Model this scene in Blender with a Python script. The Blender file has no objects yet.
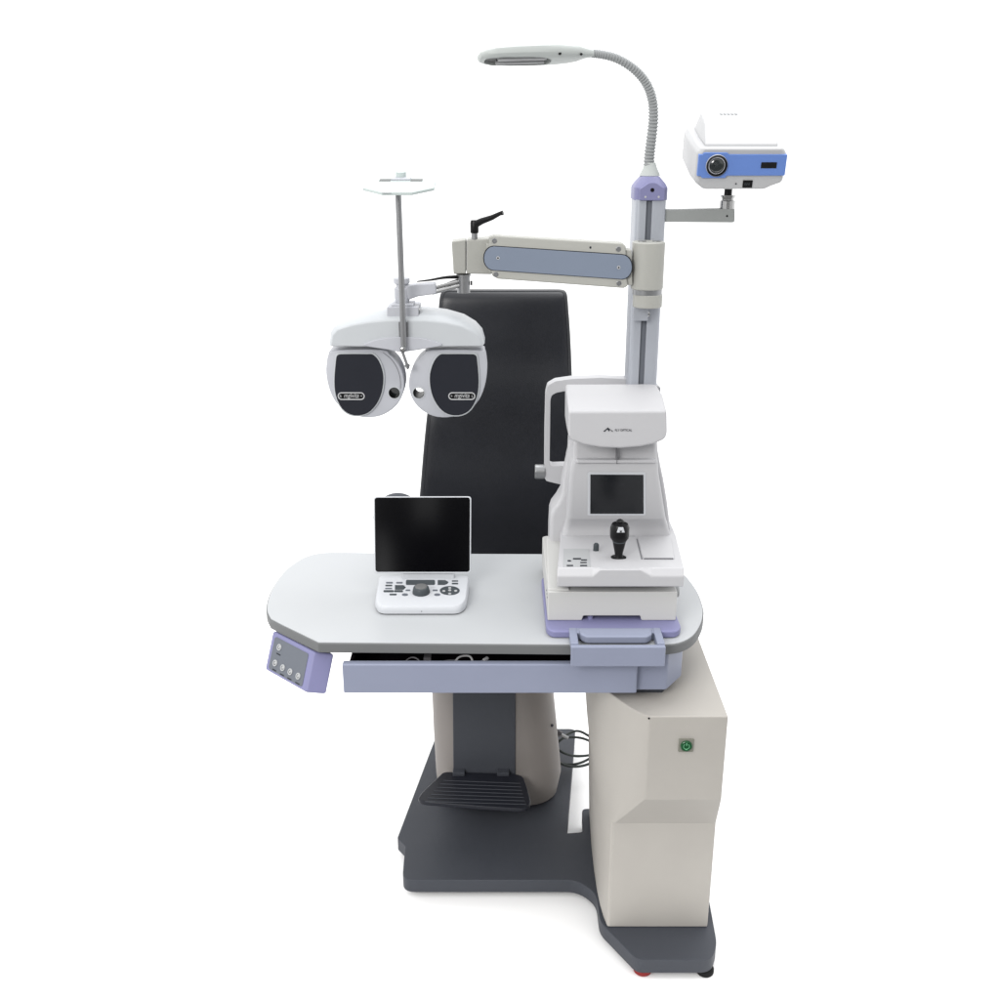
import bpy, bmesh, math, random
from mathutils import Vector, Matrix
random.seed(7)
S = bpy.context.scene
COL = S.collection
R = math.radians

# ------------------------------------------------------------ camera
PITCH = R(19.65); FPX = 1050.0; CAM = Vector((0, -1.94, 1.79))
cd = bpy.data.cameras.new('camera'); cam = bpy.data.objects.new('camera', cd); COL.objects.link(cam)
cam.location = CAM; cam.rotation_euler = (R(90) - PITCH, 0, 0)
cd.sensor_width = 36; cd.lens = 36 * FPX / 1000; cd.clip_start = .05; cd.clip_end = 200
S.camera = cam
FW = Vector((0, math.cos(PITCH), -math.sin(PITCH))); UP = Vector((0, math.sin(PITCH), math.cos(PITCH)))

def at(px, py, Y=None, Z=None):
    """point of the photograph taken back to the plane y=Y or z=Z (metres)"""
    d = Vector(((px - 500) / FPX, 0, 0)) + FW - UP * ((py - 500) / FPX)
    t = (Y - CAM.y) / d.y if Y is not None else (Z - CAM.z) / d.z
    return CAM + d * t

# ------------------------------------------------------------ white studio surround
W = bpy.data.worlds.new('World'); S.world = W; W.use_nodes = True
nt = W.node_tree; nt.nodes.clear(); L = nt.links
tc = nt.nodes.new('ShaderNodeTexCoord'); sp = nt.nodes.new('ShaderNodeSeparateXYZ'); L.new(tc.outputs['Generated'], sp.inputs[0])
def mr(a, b, c, d, src):
    n = nt.nodes.new('ShaderNodeMapRange'); n.interpolation_type = 'SMOOTHSTEP'
    for i, v in zip((1, 2, 3, 4), (a, b, c, d)): n.inputs[i].default_value = v
    L.new(src, n.inputs[0]); return n.outputs[0]
def mth(op, a, b):
    n = nt.nodes.new('ShaderNodeMath'); n.operation = op
    for i, v in enumerate((a, b)):
        if isinstance(v, (int, float)): n.inputs[i].default_value = v
        else: L.new(v, n.inputs[i])
    return n.outputs[0]
back = mr(-.45, .05, .73, 1.04, sp.outputs[1])          # invented dimmer half behind the camera, gives faces shape and keeps blacks dark
top = mr(.45, .9, 0, .6, sp.outputs[2])               # added overhead brightness, no ceiling source known
low = mr(-.99, -.86, -.5, 0, sp.outputs[2])             # straight down it is darker
behind = mr(-.5, -.1, 1, 0, sp.outputs[1]); below = mr(-.25, 0, 1, 0, sp.outputs[2])
dark = mth('MULTIPLY', mth('MULTIPLY', behind, below), -.50)      # added dimming low behind the camera, keeps undersides darker
# made-up noise streaks behind the camera, for the glossy screens to reflect
mp = nt.nodes.new('ShaderNodeMapping'); mp.inputs['Scale'].default_value = (30, 1, 4.0); mp.inputs['Location'].default_value = (2.3, 0, 1.4); L.new(tc.outputs['Generated'], mp.inputs[0])
nz = nt.nodes.new('ShaderNodeTexNoise'); nz.inputs['Scale'].default_value = 1.6; nz.inputs['Detail'].default_value = 1; L.new(mp.outputs[0], nz.inputs[0])
cone = mr(-.97, -.84, 1, 0, sp.outputs[1])                 # invented dark patch straight behind the camera that holds the streaks
st = mth('ADD', mth('ADD', mth('ADD', back, top), low), dark)
st = mth('ADD', mth('MULTIPLY', st, mth('SUBTRACT', 1.0, cone)), mth('MULTIPLY', cone, mr(.50, .62, .02, .95, nz.outputs[0])))
bg = nt.nodes.new('ShaderNodeBackground'); bg.inputs[0].default_value = (1, 1, 1, 1); L.new(st, bg.inputs[1])
out = nt.nodes.new('ShaderNodeOutputWorld'); L.new(bg.outputs[0], out.inputs[0])

def area(name, loc, target, size, power, color=(1, 1, 1)):
    ld = bpy.data.lights.new(name, 'AREA'); ld.shape = 'RECTANGLE'; ld.size, ld.size_y = size; ld.energy = power; ld.color = color
    o = bpy.data.objects.new(name, ld); COL.objects.link(o); o.location = loc
    o.rotation_euler = (Vector(target) - Vector(loc)).to_track_quat('-Z', 'Y').to_euler(); return o
area('softbox_key', (-1.7, -2.9, 2.7), (0, .3, .8), (1.6, 1.3), 66, (1, .985, .96))
area('softbox_top', (.6, .9, 3.6), (0, .3, .8), (1.6, 1.2), 18, (.97, .985, 1))

S.view_settings.view_transform = 'Standard'; S.view_settings.look = 'None'
S.view_settings.exposure = .536; S.view_settings.gamma = 1
S.render.engine = 'CYCLES'; S.cycles.max_bounces = 8

# ------------------------------------------------------------ materials
def lin(c):
    c = c / 255
    return c / 12.92 if c <= .04045 else ((c + .055) / 1.055) ** 2.4
GAIN = 1.45      # the photograph is exposed until its white backdrop burns out
def mat(name, rgb, rough=.45, spec=.3, metal=0, bump=.03, scale=900, coat=0, var=.04, detail=None, k=1.0):
    m = bpy.data.materials.new(name); m.use_nodes = True; t = m.node_tree; b = t.nodes['Principled BSDF']
    c = [lin(v) * k / GAIN for v in rgb]; spec *= .75
    b.inputs['Specular IOR Level'].default_value = spec; b.inputs['Metallic'].default_value = metal
    b.inputs['Coat Weight'].default_value = coat; b.inputs['Coat Roughness'].default_value = .12
    co = t.nodes.new('ShaderNodeTexCoord')
    # faint mottling of the finish
    n = t.nodes.new('ShaderNodeTexNoise'); n.inputs['Scale'].default_value = 14; n.inputs['Detail'].default_value = 5
    t.links.new(co.outputs['Object'], n.inputs['Vector'])
    mx = t.nodes.new('ShaderNodeMix'); mx.data_type = 'RGBA'
    mx.inputs[6].default_value = [v * (1 - var) for v in c] + [1]; mx.inputs[7].default_value = [min(1, v * (1 + var)) for v in c] + [1]
    t.links.new(n.outputs[0], mx.inputs[0]); t.links.new(mx.outputs[2], b.inputs['Base Color'])
    r = t.nodes.new('ShaderNodeMapRange'); r.inputs[3].default_value = rough * .85; r.inputs[4].default_value = rough * 1.15
    t.links.new(n.outputs[0], r.inputs[0]); t.links.new(r.outputs[0], b.inputs['Roughness'])
    if bump:
        n2 = t.nodes.new('ShaderNodeTexNoise' if detail != 'leather' else 'ShaderNodeTexVoronoi'); n2.inputs['Scale'].default_value = scale
        t.links.new(co.outputs['Object'], n2.inputs['Vector'])
        bp = t.nodes.new('ShaderNodeBump'); bp.inputs['Strength'].default_value = bump; bp.inputs['Distance'].default_value = .002
        t.links.new(n2.outputs[0], bp.inputs['Height']); t.links.new(bp.outputs[0], b.inputs['Normal'])
    return m
M = {}
M['cab'] = mat('beige_powder_coat', (182, 178, 172), .5, .25, bump=.05, k=1.1)
M['cover'] = mat('warm_grey_plastic', (162, 156, 152), .5, .25, k=.80)
M['top'] = mat('white_laminate', (214, 217, 220), .34, .35, bump=.01, k=.82, var=.015)
M['edge'] = mat('grey_edge_band', (132, 134, 135), .55, .2, k=0.84)
M['bluegrey'] = mat('blue_grey_enamel', (150, 156, 177), .42, .3, k=1.05)
M['purple'] = mat('lilac_plastic', (156, 156, 200), .42, .3, k=0.8)
M['base'] = mat('charcoal_textured_paint', (70, 73, 80), .5, .28, bump=.12, scale=1400, k=1.12)
M['leather'] = mat('black_leatherette', (26, 28, 35), .34, .55, bump=.10, scale=420, detail='leather', var=.08)
M['pole'] = mat('anodised_aluminium', (172, 176, 184), .4, .4, metal=.25, bump=.0, k=1.25)
M['armgrey'] = mat('grey_painted_arm', (150, 153, 152), .5, .2, k=1.2)
M['groove'] = mat('grey_slot', (120, 124, 132), .5, .2)
M['arm'] = mat('off_white_cast_paint', (190, 190, 184), .42, .3, k=0.93)
M['inlay'] = mat('slate_blue_inlay', (133, 144, 162), .4, .3, k=1)
M['chrome'] = mat('polished_steel', (205, 205, 205), .18, .5, metal=1, bump=0)
M['steel'] = mat('brushed_steel', (165, 166, 168), .35, .5, metal=.8, bump=0)
M['black'] = mat('black_plastic', (18, 18, 20), .35, .3, bump=.02)
M['rubber'] = mat('black_rubber', (28, 28, 29), .7, .2)
M['red'] = mat('red_rubber', (150, 52, 52), .6, .2)
M['phor'] = mat('silver_white_enamel', (196, 198, 205), .38, .35, k=1.05)
M['phor_top'] = mat('pale_silver_enamel', (212, 216, 220), .35, .35, k=0.95)
M['phor_face'] = mat('dark_slate_panel', (40, 42, 50), .35, .3)
M['card'] = mat('pale_card_plastic', (226, 238, 236), .4, .3, k=.82)
M['proj'] = mat('gloss_white_plastic', (228, 229, 231), .35, .35, k=.72)
M['proj_blue'] = mat('cornflower_blue_plastic', (106, 138, 206), .38, .3, k=1.12)
M['lamp'] = mat('pale_grey_lamp_plastic', (192, 197, 195), .42, .3, k=1.1)
M['goose'] = mat('grey_flexible_sleeve', (160, 163, 164), .5, .3, k=1.1)
M['lampin'] = mat('grey_reflector', (120, 121, 121), .5, .2)
M['white'] = mat('white_instrument_plastic', (212, 212, 215), .42, .3, k=0.94, var=.01)
M['offwhite'] = mat('ivory_instrument_plastic', (208, 208, 206), .45, .3, k=1.1, var=.01)
M['seam'] = mat('dark_seam', (128, 128, 132), .7, .1)
M['greybtn'] = mat('dark_grey_button', (74, 80, 84), .45, .3)
M['label'] = mat('grey_label', (190, 192, 194), .5, .2)
M['print'] = mat('dark_printing', (58, 60, 66), .7, .1, bump=0)
M['printl'] = mat('light_printing', (205, 206, 208), .6, .1, bump=0)
M['console'] = mat('white_console_plastic', (232, 235, 240), .38, .35, k=.86, var=.01)
M['panel'] = mat('grey_membrane_panel', (112, 117, 126), .45, .3)
M['switchplate'] = mat('olive_grey_switch_plate', (140, 140, 130), .5, .2)
M['green'] = mat('green_switch', (14, 84, 44), .25, .5, bump=0)
M['greenl'] = mat('pale_green_switch_mark', (120, 190, 145), .4, .3, bump=0)
M['cable'] = mat('dark_green_grey_cable', (66, 72, 70), .5, .3)
M['cablel'] = mat('pale_cable', (196, 196, 198), .5, .3)
M['wiregrey'] = mat('grey_cable', (118, 116, 120), .5, .3)
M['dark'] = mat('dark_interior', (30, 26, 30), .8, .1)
M['lens'] = mat('coated_lens', (26, 34, 36), .06, .8, bump=0, coat=.6)
# glossy display glass
def screen_mat(name, rgb, rough=.05):
    return mat(name, rgb, rough, .60, bump=0, var=0)
M['screen'] = screen_mat('dark_display_glass', (26, 28, 32), .25)
M['tabscreen'] = screen_mat('black_tablet_glass', (5, 5, 8), .07)

# ------------------------------------------------------------ mesh helpers
def V(*a): return Vector(a)
def loft(loops, caps=True, closed=False):
    bm = bmesh.new(); rings = [[bm.verts.new(p) for p in lp] for lp in loops]; n = len(loops[0])
    m = len(rings)
    for i in range(m if closed else m - 1):
        a, b = rings[i], rings[(i + 1) % m]
        for j in range(n): bm.faces.new((a[j], a[(j + 1) % n], b[(j + 1) % n], b[j]))
    if caps and not closed:
        bm.faces.new(list(reversed(rings[0]))); bm.faces.new(rings[-1])
    bmesh.ops.recalc_face_normals(bm, faces=bm.faces); return bm
def prism(pts, vec):
    vec = Vector(vec); return loft([[Vector(p) for p in pts], [Vector(p) + vec for p in pts]])
def prismz(pts, z0, z1): return loft([[V(p[0], p[1], z0) for p in pts], [V(p[0], p[1], z1) for p in pts]])
def prismy(pts, y0, y1): return loft([[V(p[0], y0, p[1]) for p in pts], [V(p[0], y1, p[1]) for p in pts]])
def box(x0, x1, y0, y1, z0, z1): return prismz([(x0, y0), (x1, y0), (x1, y1), (x0, y1)], z0, z1)
def rr(x0, x1, y0, y1, r, n=6):
    r = min(r, abs(x1 - x0) / 2 - 1e-5, abs(y1 - y0) / 2 - 1e-5); P = []
    for cx, cy, a in ((x1 - r, y1 - r, 0), (x0 + r, y1 - r, 90), (x0 + r, y0 + r, 180), (x1 - r, y0 + r, 270)):
        for i in range(n + 1):
            t = R(a + 90 * i / n); P.append((cx + r * math.cos(t), cy + r * math.sin(t)))
    return P
def rloft(secs, n=6):
    """stack of rounded rectangles (z, x0, x1, y0, y1, r)"""
    return loft([[V(x, y, z) for x, y in rr(x0, x1, y0, y1, r, n)] for z, x0, x1, y0, y1, r in secs])
def roundpoly(pts, r, n=5):
    out = []; m = len(pts)
    for i in range(m):
        p = Vector(pts[i][:2]); a = Vector(pts[i - 1][:2]) - p; b = Vector(pts[(i + 1) % m][:2]) - p
        rad = pts[i][2] if len(pts[i]) > 2 else r
        d = min(rad, a.length * .45, b.length * .45)
        if d < 1e-5: out.append(tuple(p)); continue
        p0 = p + a.normalized() * d; p1 = p + b.normalized() * d
        for k in range(n + 1):
            t = k / n; q = p0 * (1 - t) ** 2 + p * 2 * t * (1 - t) + p1 * t * t; out.append(tuple(q))
    return out
def cat(pts, n=6, closed=False):
    P = [Vector(p) for p in pts]; m = len(P); out = []
    for i in range(m if closed else m - 1):
        if closed: a, b, c, d = P[i - 1], P[i], P[(i + 1) % m], P[(i + 2) % m]
        else: a, b, c, d = P[max(i - 1, 0)], P[i], P[i + 1], P[min(i + 2, m - 1)]
        for k in range(n):
            t = k / n
            out.append(.5 * ((2 * b) + (c - a) * t + (2 * a - 5 * b + 4 * c - d) * t * t + (3 * b - a - 3 * c + d) * t ** 3))
    if not closed: out.append(P[-1])
    return out
def tube(path, rad, n=12):
    P = [Vector(p) for p in path]; loops = []; up = None
    for i, p in enumerate(P):
        t = (P[min(i + 1, len(P) - 1)] - P[max(i - 1, 0)]).normalized()
        if up is None: up = t.orthogonal().normalized()
        up = (up - t * up.dot(t)).normalized(); s = t.cross(up)
        r = rad(i / (len(P) - 1)) if callable(rad) else rad
        loops.append([p + (up * math.cos(2 * math.pi * j / n) + s * math.sin(2 * math.pi * j / n)) * r for j in range(n)])
    return loft(loops)
def cyl(p, axis, r, h, n=32, r2=None):
    p = Vector(p); a = Vector(axis).normalized(); u = a.orthogonal().normalized(); s = a.cross(u)
    ring = lambda c, q: [c + (u * math.cos(2 * math.pi * j / n) + s * math.sin(2 * math.pi * j / n)) * q for j in range(n)]
    return loft([ring(p, r), ring(p + a * h, r if r2 is None else r2)])
def lathe(p, axis, prof, n=32):
    p = Vector(p); a = Vector(axis).normalized(); u = a.orthogonal().normalized(); s = a.cross(u)
    return loft([[p + a * h + (u * math.cos(2 * math.pi * j / n) + s * math.sin(2 * math.pi * j / n)) * r for j in range(n)] for r, h in prof])
def join(*bms):
    o = bmesh.new()
    for b in bms:
        me = bpy.data.meshes.new('t'); b.to_mesh(me); o.from_mesh(me); bpy.data.meshes.remove(me)
    return o
def xf(bm, mt): bm.transform(mt); return bm

ORG = {}
def thing(name, label, cat_, loc, rot=(0, 0, 0), group=None):
    o = bpy.data.objects.new(name, None); COL.objects.link(o); o.location = loc; o.rotation_euler = rot
    o.empty_display_size = .1; o['label'] = label; o['category'] = cat_
    if group: o['group'] = group
    ORG[o.name] = Vector(loc) if tuple(rot) == (0, 0, 0) else Vector((0, 0, 0))   # turned things are built in their own space
    return o
def part(name, bm, m, parent, bevel=0, seg=3, label=None, ang=30, smooth=True, stuff=False):
    if bevel: 
        es = [e for e in bm.edges if len(e.link_faces) == 2 and e.calc_face_angle(0) > R(ang)]
    off = ORG[parent.name]
    bm.transform(Matrix.Translation(-off))
    for f in bm.faces: f.smooth = smooth
    for e in bm.edges:
        if len(e.link_faces) == 2 and e.calc_face_angle(0) > R(38): e.smooth = bool(bevel)
    me = bpy.data.meshes.new(name); bm.to_mesh(me); me.materials.append(M[m])
    o = bpy.data.objects.new(name, me); COL.objects.link(o); o.parent = parent; ORG[o.name] = off
    if bevel:
        b = o.modifiers.new('bevel', 'BEVEL'); b.width = bevel; b.segments = seg; b.limit_method = 'ANGLE'; b.angle_limit = R(ang)
        b.harden_normals = True
    if label: o['label'] = label
    return o
def carve(o, cutter):
    """boolean-subtract a bmesh from part o and keep the result as its mesh"""
    me = bpy.data.meshes.new('cut'); cutter.transform(Matrix.Translation(-ORG[o.name])); cutter.to_mesh(me)
    c = bpy.data.objects.new('cut', me); COL.objects.link(c)
    c.parent = o.parent
    b = o.modifiers.new('bool', 'BOOLEAN'); b.operation = 'DIFFERENCE'; b.object = c; b.solver = 'EXACT'
    bpy.context.view_layer.update()
    dg = bpy.context.evaluated_depsgraph_get(); dg.update()
    new = bpy.data.meshes.new_from_object(o.evaluated_get(dg))
    o.modifiers.clear(); old = o.data; o.data = new
    bpy.data.objects.remove(c); bpy.data.meshes.remove(old)
    for p in new.polygons: p.use_smooth = True
    try: new.set_sharp_from_angle(angle=R(32))
    except Exception: pass
def text(s, size, loc, parent, m='print', name='lettering', rx=90, rz=0, shear=0, align='CENTER', thick=.0002, sx=1):
    cu = bpy.data.curves.new('txt', 'FONT'); cu.body = s; cu.size = size; cu.align_x = align; cu.align_y = 'CENTER'; cu.extrude = thick; cu.shear = shear
    o = bpy.data.objects.new('txt', cu); COL.objects.link(o); bpy.context.view_layer.update()
    me = bpy.data.meshes.new_from_object(o.evaluated_get(bpy.context.evaluated_depsgraph_get()))
    bpy.data.objects.remove(o); bm = bmesh.new(); bm.from_mesh(me)
    bm.transform(Matrix.Translation(loc) @ Matrix.Rotation(R(rz), 4, 'Z') @ Matrix.Rotation(R(rx), 4, 'X') @ Matrix.Diagonal((sx, 1, 1, 1)))
    return bm
def pp(pts, **k): return [at(x, y, **k) for x, y in pts]
def xz(pts, Y): return [(at(x, y, Y=Y).x, at(x, y, Y=Y).z) for x, y in pts]
def xy(pts, Z): return [(at(x, y, Z=Z).x, at(x, y, Z=Z).y) for x, y in pts]
def screw(p, axis, r=.004, m='steel', parent=None, name='screw'):
    a = Vector(axis).normalized()
    h = lathe(Vector(p), a, [(r, 0), (r, .0012), (r * .75, .002), (.0008, .0023)], 16)
    s = part(name, h, m, parent); return s

M['floor'] = mat('white_studio_floor', (252, 252, 252), .9, .05, bump=0, var=0, k=1.40)
FLOOR = 1
if FLOOR:
    fb_ = prismz([(-3.2, -.55), (3.2, -.55), (3.2, 9), (-3.2, 9)], -.03, -.0105)
    me_ = bpy.data.meshes.new('floor'); fb_.to_mesh(me_); me_.materials.append(M['floor']); fo = bpy.data.objects.new('floor', me_); COL.objects.link(fo)
    fo['kind'] = 'structure'; fo['label'] = 'plain white studio floor under the stand'
# ============================================================ REFRACTION STAND
st_ = thing('refraction_stand', 'white-topped ophthalmic unit stand with beige cabinet, charcoal base plate and grey column', 'instrument stand', (.2, .2, 0))

# base plate
bp_pts = [(-.240, .173, .03), (.190, .173, .05), (.2325, .125, .04), (.2325, .029, .02), (.304, -.0888, .015), (.470, -.0888, .03), (.4915, -.040, .03),
          (.500, .10, .01), (.500, .46, .02), (.222, .46, .015), (.2182, .36, .012), (.1754, .355, .004), (.232, .86, .02), (-.188, .86, .02), (-.2670, .335, .006), (-.2440, .303, .003)]
bp = part('base_plate', prismz(roundpoly(bp_pts, .01), .008, .045), 'base', st_, .007, 4)
for (x, y, m, r) in ((.322, -.062, 'red', .021), (.462, -.066, 'rubber', .020), (-.20, .22, 'rubber', .02), (.46, .42, 'rubber', .02)):
    part('levelling_foot', lathe((x, y, -.010), (0, 0, 1), [(r * .9, 0), (r, .003), (r, .012), (r * .6, .018)], 28), m, bp, .001, 2, label='red levelling foot' if m == 'red' else None)

# cabinet
low_ = [(.2400, .44), (.2345, .30), (.2335, .20), (.2345, .13), (.2375, .08), (.2415, .045), (.2475, .0135), (.2500, .0128), (.2525, .0123), (.2560, .012), (.4790, .012), (.4790, .44)]
upp_ = [(.2180, .44), (.2120, .30), (.2110, .20), (.2130, .13), (.2200, .08), (.2330, .045), (.2560, .006), (.2760, -.024), (.2950, -.046), (.3080, -.055), (.4700, -.055), (.4720, .44)]
def lp(a, b, t, z): return [V(p[0] * (1 - t) + q[0] * t, p[1] * (1 - t) + q[1] * t, z) for p, q in zip(a, b)]
mid_ = [((p[0] * .55 + q[0] * .45), p[1]) if i < 6 else p for i, (p, q) in enumerate(zip(low_, upp_))]
cab = part('cabinet', loft([lp(low_, low_, 0, .046), lp(mid_, mid_, 0, .332), lp(upp_, upp_, 0, at(660, 800, Y=-.055).z), lp(upp_, upp_, 0, .6435)]), 'cab', st_, .0045, 4, ang=27)
YC = -.0555; p = at(686, 745, Y=YC)
sw = part('switch', prismy(rr(p.x - .0155, p.x + .0155, p.z - .0155, p.z + .0155, .002), YC - .0025, YC + .002), 'switchplate', cab, .0008, 2)
part('rocker', join(lathe((p.x, YC - .0023, p.z), (0, -1, 0), [(.0122, 0), (.0122, .003), (.0105, .0045), (.0098, .0035), (.001, .0035)], 32)), 'green', sw)
ring = tube([V(p.x + .0062 * math.sin(a), YC - .0062, p.z + .0062 * math.cos(a)) for a in [R(q) for q in range(35, 326, 10)]], .0007, 6)
part('power_mark', join(ring, box(p.x - .0009, p.x + .0009, YC - .0070, YC - .0055, p.z + .0025, p.z + .0085), box(p.x - .002, p.x + .002, YC - .0068, YC - .0055, p.z - .0078, p.z - .0055)), 'greenl', sw)
q = at(649, 718.5, Y=YC); part('screw_hole', cyl((q.x, YC + .0008, q.z), (0, -1, 0), .0022, .001, 12), 'dark', cab)

# table top
tb = xy([(318, 642.7), (300, 634), (281, 624.8)], .78) + xy([(270, 619), (266.3, 611), (266.8, 602), (269.5, 593), (274.5, 583.5), (284, 571), (293, 563.5), (305, 556.5), (322, 552.5), (344, 552)], .78)
tb = [Vector(q_) for q_ in tb]
left = [tb[0], tb[1], tb[2]] + [Vector(v) for v in cat([tb[3], *tb[4:]], 4)]
right_px = xy([(664, 566), (680, 571), (690, 580), (698, 592), (703, 606), (703.8, 614), (701.5, 624), (694, 635.5), (682, 642.2), (668, 644.6), (652, 645)], .78)
right = [Vector(v) for v in cat([(.20, .488), (.30, .486), (.37, .475)] + right_px[1:], 4)]
outline = [tuple(v[:2]) for v in left] + [(-.2, .492), (0, .49)] + [tuple(v[:2]) for v in right] + [(.2, -.001)]
def inset(poly, d):
    n = len(poly); P = [Vector(v) for v in poly]; o = []
    area_ = sum(P[i].x * P[(i + 1) % n].y - P[(i + 1) % n].x * P[i].y for i in range(n)); sgn = 1 if area_ > 0 else -1
    for i in range(n):
        a = (P[i] - P[i - 1]).normalized(); b = (P[(i + 1) % n] - P[i]).normalized(); nn = Vector((-(a.y + b.y), a.x + b.x)) * sgn
        if nn.length < 1e-6: nn = Vector((-a.y, a.x)) * sgn
        o.append(tuple(P[i] + nn.normalized() * d))
    return o
tt = part('tabletop', prismz(inset(outline, .0025), .770, .7803), 'top', st_, .0010, 2)
part('edge_band', prismz(outline, .7560, .7788), 'edge', tt, .003, 3, ang=40)
part('support_block', prismz(roundpoly([(.24, .010), (.350, .010), (.392, .070), (.40, .40), (.24, .40)], .006), .668, .7558), 'bluegrey', st_, .003)
part('support_plate', prismz([(.228, .042), (.348, .042), (.385, .10), (.385, .40), (.228, .40)], .6433, .6678), 'base', st_, .001, 2)
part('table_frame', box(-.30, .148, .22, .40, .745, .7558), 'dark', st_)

# drawer
dx0, dx1 = at(342.5, 675, Y=-.006).x, at(637.5, 675, Y=-.006).x
dz0, dz1 = at(500, 693.5, Y=-.006).z, at(500, 664.5, Y=-.006).z
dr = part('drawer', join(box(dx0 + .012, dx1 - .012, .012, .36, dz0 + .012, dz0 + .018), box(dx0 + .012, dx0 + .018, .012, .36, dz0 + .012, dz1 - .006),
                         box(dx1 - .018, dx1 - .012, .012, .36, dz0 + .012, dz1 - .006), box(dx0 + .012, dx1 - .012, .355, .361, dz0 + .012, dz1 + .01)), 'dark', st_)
part('drawer_front', box(dx0, dx1, -.006, .013, dz0, dz1), 'bluegrey', dr, .0035, 4)

# side control panel
TL, TR = at(272.6, 630.5, Z=.7555), at(314, 652.0, Z=.7555)
BL = at(264.5, 669.6, Z=.679); BR = TR + (BL - TL)
dep = at(334.7, 654, Y=TR.y + .012) - TR
cp = part('control_panel', prism([TL, TR, BR, BL], dep), 'purple', st_, .005, 4)
ex = (TR - TL); ey = (BL - TL); nrm = ex.cross(ey).normalized()
if nrm.y > 0: nrm = -nrm
def cpt(u, v, h=0): return TL + ex * u + ey * v + nrm * h
fr = [(.13, .10), (.88, .10), (.90, .14), (.90, .88), (.87, .92), (.12, .92), (.09, .88), (.09, .14)]
part('membrane', prism([cpt(u, v, .0010) for u, v in fr], nrm * -.0015), 'panel', cp)
for u, v in ((.24, .30), (.22, .71), (.41, .72), (.59, .72), (.78, .72)):
    b_ = part('button', cyl(cpt(u, v, .0010), nrm, .0070, .0016, 24), 'switchplate', cp)
    b_.data.materials[0] = M['label']
    part('button_mark', prism([cpt(u - .035, v + .155, .0011), cpt(u + .06, v + .155, .0011), cpt(u + .06, v + .185, .0011), cpt(u - .035, v + .185, .0011)], nrm * .0003), 'print', cp)
    part('button_symbol', tube([cpt(u, v, .0027) + (ex.normalized() * math.cos(a) + ey.normalized() * math.sin(a)) * .0035 for a in [R(x) for x in range(0, 300, 20)]], .0005, 6), 'print', b_)

# sliding tray with pull handle
tz0, tz1 = .7808, .797
trpts = xy([(552, 630), (545.5, 620), (539.5, 553), (545, 548), (662, 548), (677, 600), (684.5, 619), (678, 628)], tz1)
trp = [(trpts[0][0], .028), (trpts[1][0], .045), (trpts[2][0] - .001, .30), (trpts[2][0] + .01, .315), (.372, .315), (.380, .10), (.3815, .05), (.369, .028)]
tray = part('sliding_tray', prismz(roundpoly(trp, .012), tz0, tz1), 'purple', st_, .004, 4)
bx0, bx1 = at(571, 655, Y=-.042).x, at(665.5, 655, Y=-.042).x
bk = join(box(bx0, bx1, -.042, -.030, .752, .7965), box(bx0, bx0 + .016, -.0305, .040, .7815, .7995), box(bx1 - .016, bx1, -.0305, .040, .7815, .7995), box(bx0 + .004, bx1 - .004, -.0305, -.003, .756, .774), box(bx0 + .015, bx1 - .015, .018, .040, .7815, .7990))
part('pull_bracket', bk, 'bluegrey', tray, .0022, 3)
part('tray_handle', prismz(roundpoly([(bx0 + .020, .030), (bx1 - .020, .030), (bx1 - .022, .005), (bx1 - .034, -.008), (bx0 + .034, -.008), (bx0 + .022, .005)], .006), .786, .8035), 'bluegrey', tray, .005, 4)
part('recess_liner', box(bx0 + .017, bx1 - .017, -.0295, .017, .7745, .7765), 'groove', tray)

# column
px0, px1 = .2895, .3555; gx = .3185
def colsec():
    y0, y1 = .38, .47
    P = roundpoly([(px0, y1, .012), (px0, y0, .020), (gx - .0062, y0, .001), (gx - .0062, y0 + .010, 0), (gx + .0062, y0 + .010, 0), (gx + .0062, y0, .001), (px1, y0, .020), (px1, y1, .012)], .01)
    return P
pole = part('column', prismz(colsec(), .781, 1.640), 'pole', st_)
part('slot_liner', box(gx - .006, gx + .006, .3865, .3895, .79, 1.640), 'groove', pole)
capx = (px0 + px1) / 2
capP = rr(px0 - .003, px1 + .003, .377, .473, .022, 6)
capP2 = rr(px0 + .002, px1 - .002, .384, .466, .020, 6); capP3 = rr(px0 + .014, px1 - .014, .396, .455, .016, 6)
cap = part('column_cap', loft([[V(*q_, 1.6385) for q_ in capP], [V(*q_, 1.664) for q_ in capP], [V(*q_, 1.673) for q_ in capP2], [V(*q_, 1.687) for q_ in capP3]]), 'purple', pole, .0015, 2)
arch = [(capx - .0265, 1.6395), (capx + .0265, 1.6395), (capx + .0265, 1.6625), (capx + .018, 1.668), (capx + .008, 1.6745), (capx, 1.676), (capx - .008, 1.6745), (capx - .018, 1.668), (capx - .0265, 1.6625)]
part('cap_badge', prismy(arch, .3735, .39), 'purple', cap, .0012, 2)
part('cap_hole', cyl((capx, .3737, 1.6605), (0, -1, 0), .0042, .0008, 20), 'dark', cap)
for dx in (-.014, .014): part('screw', cyl((capx + dx, .3737, 1.6465), (0, -1, 0), .0022, .001, 12), 'printl', cap)

# projector bracket arm
a0, a1 = at(662, 209.5, Y=.405), at(733.5, 208.5, Y=.405); b0, b1 = at(662, 221.5, Y=.405), at(733.5, 222, Y=.405)
ba = part('projector_bracket', prismy(roundpoly([(a0.x, a0.z), (a1.x, a1.z, .002), (b1.x, b1.z, .006), (b0.x, b0.z)], .001), .392, .425), 'armgrey', pole, .0015, 2)
q = at(727, 216, Y=.392); part('screw_hole', cyl((q.x, .3921, q.z), (0, -1, 0), .0022, .0008, 12), 'dark', ba)

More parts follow.
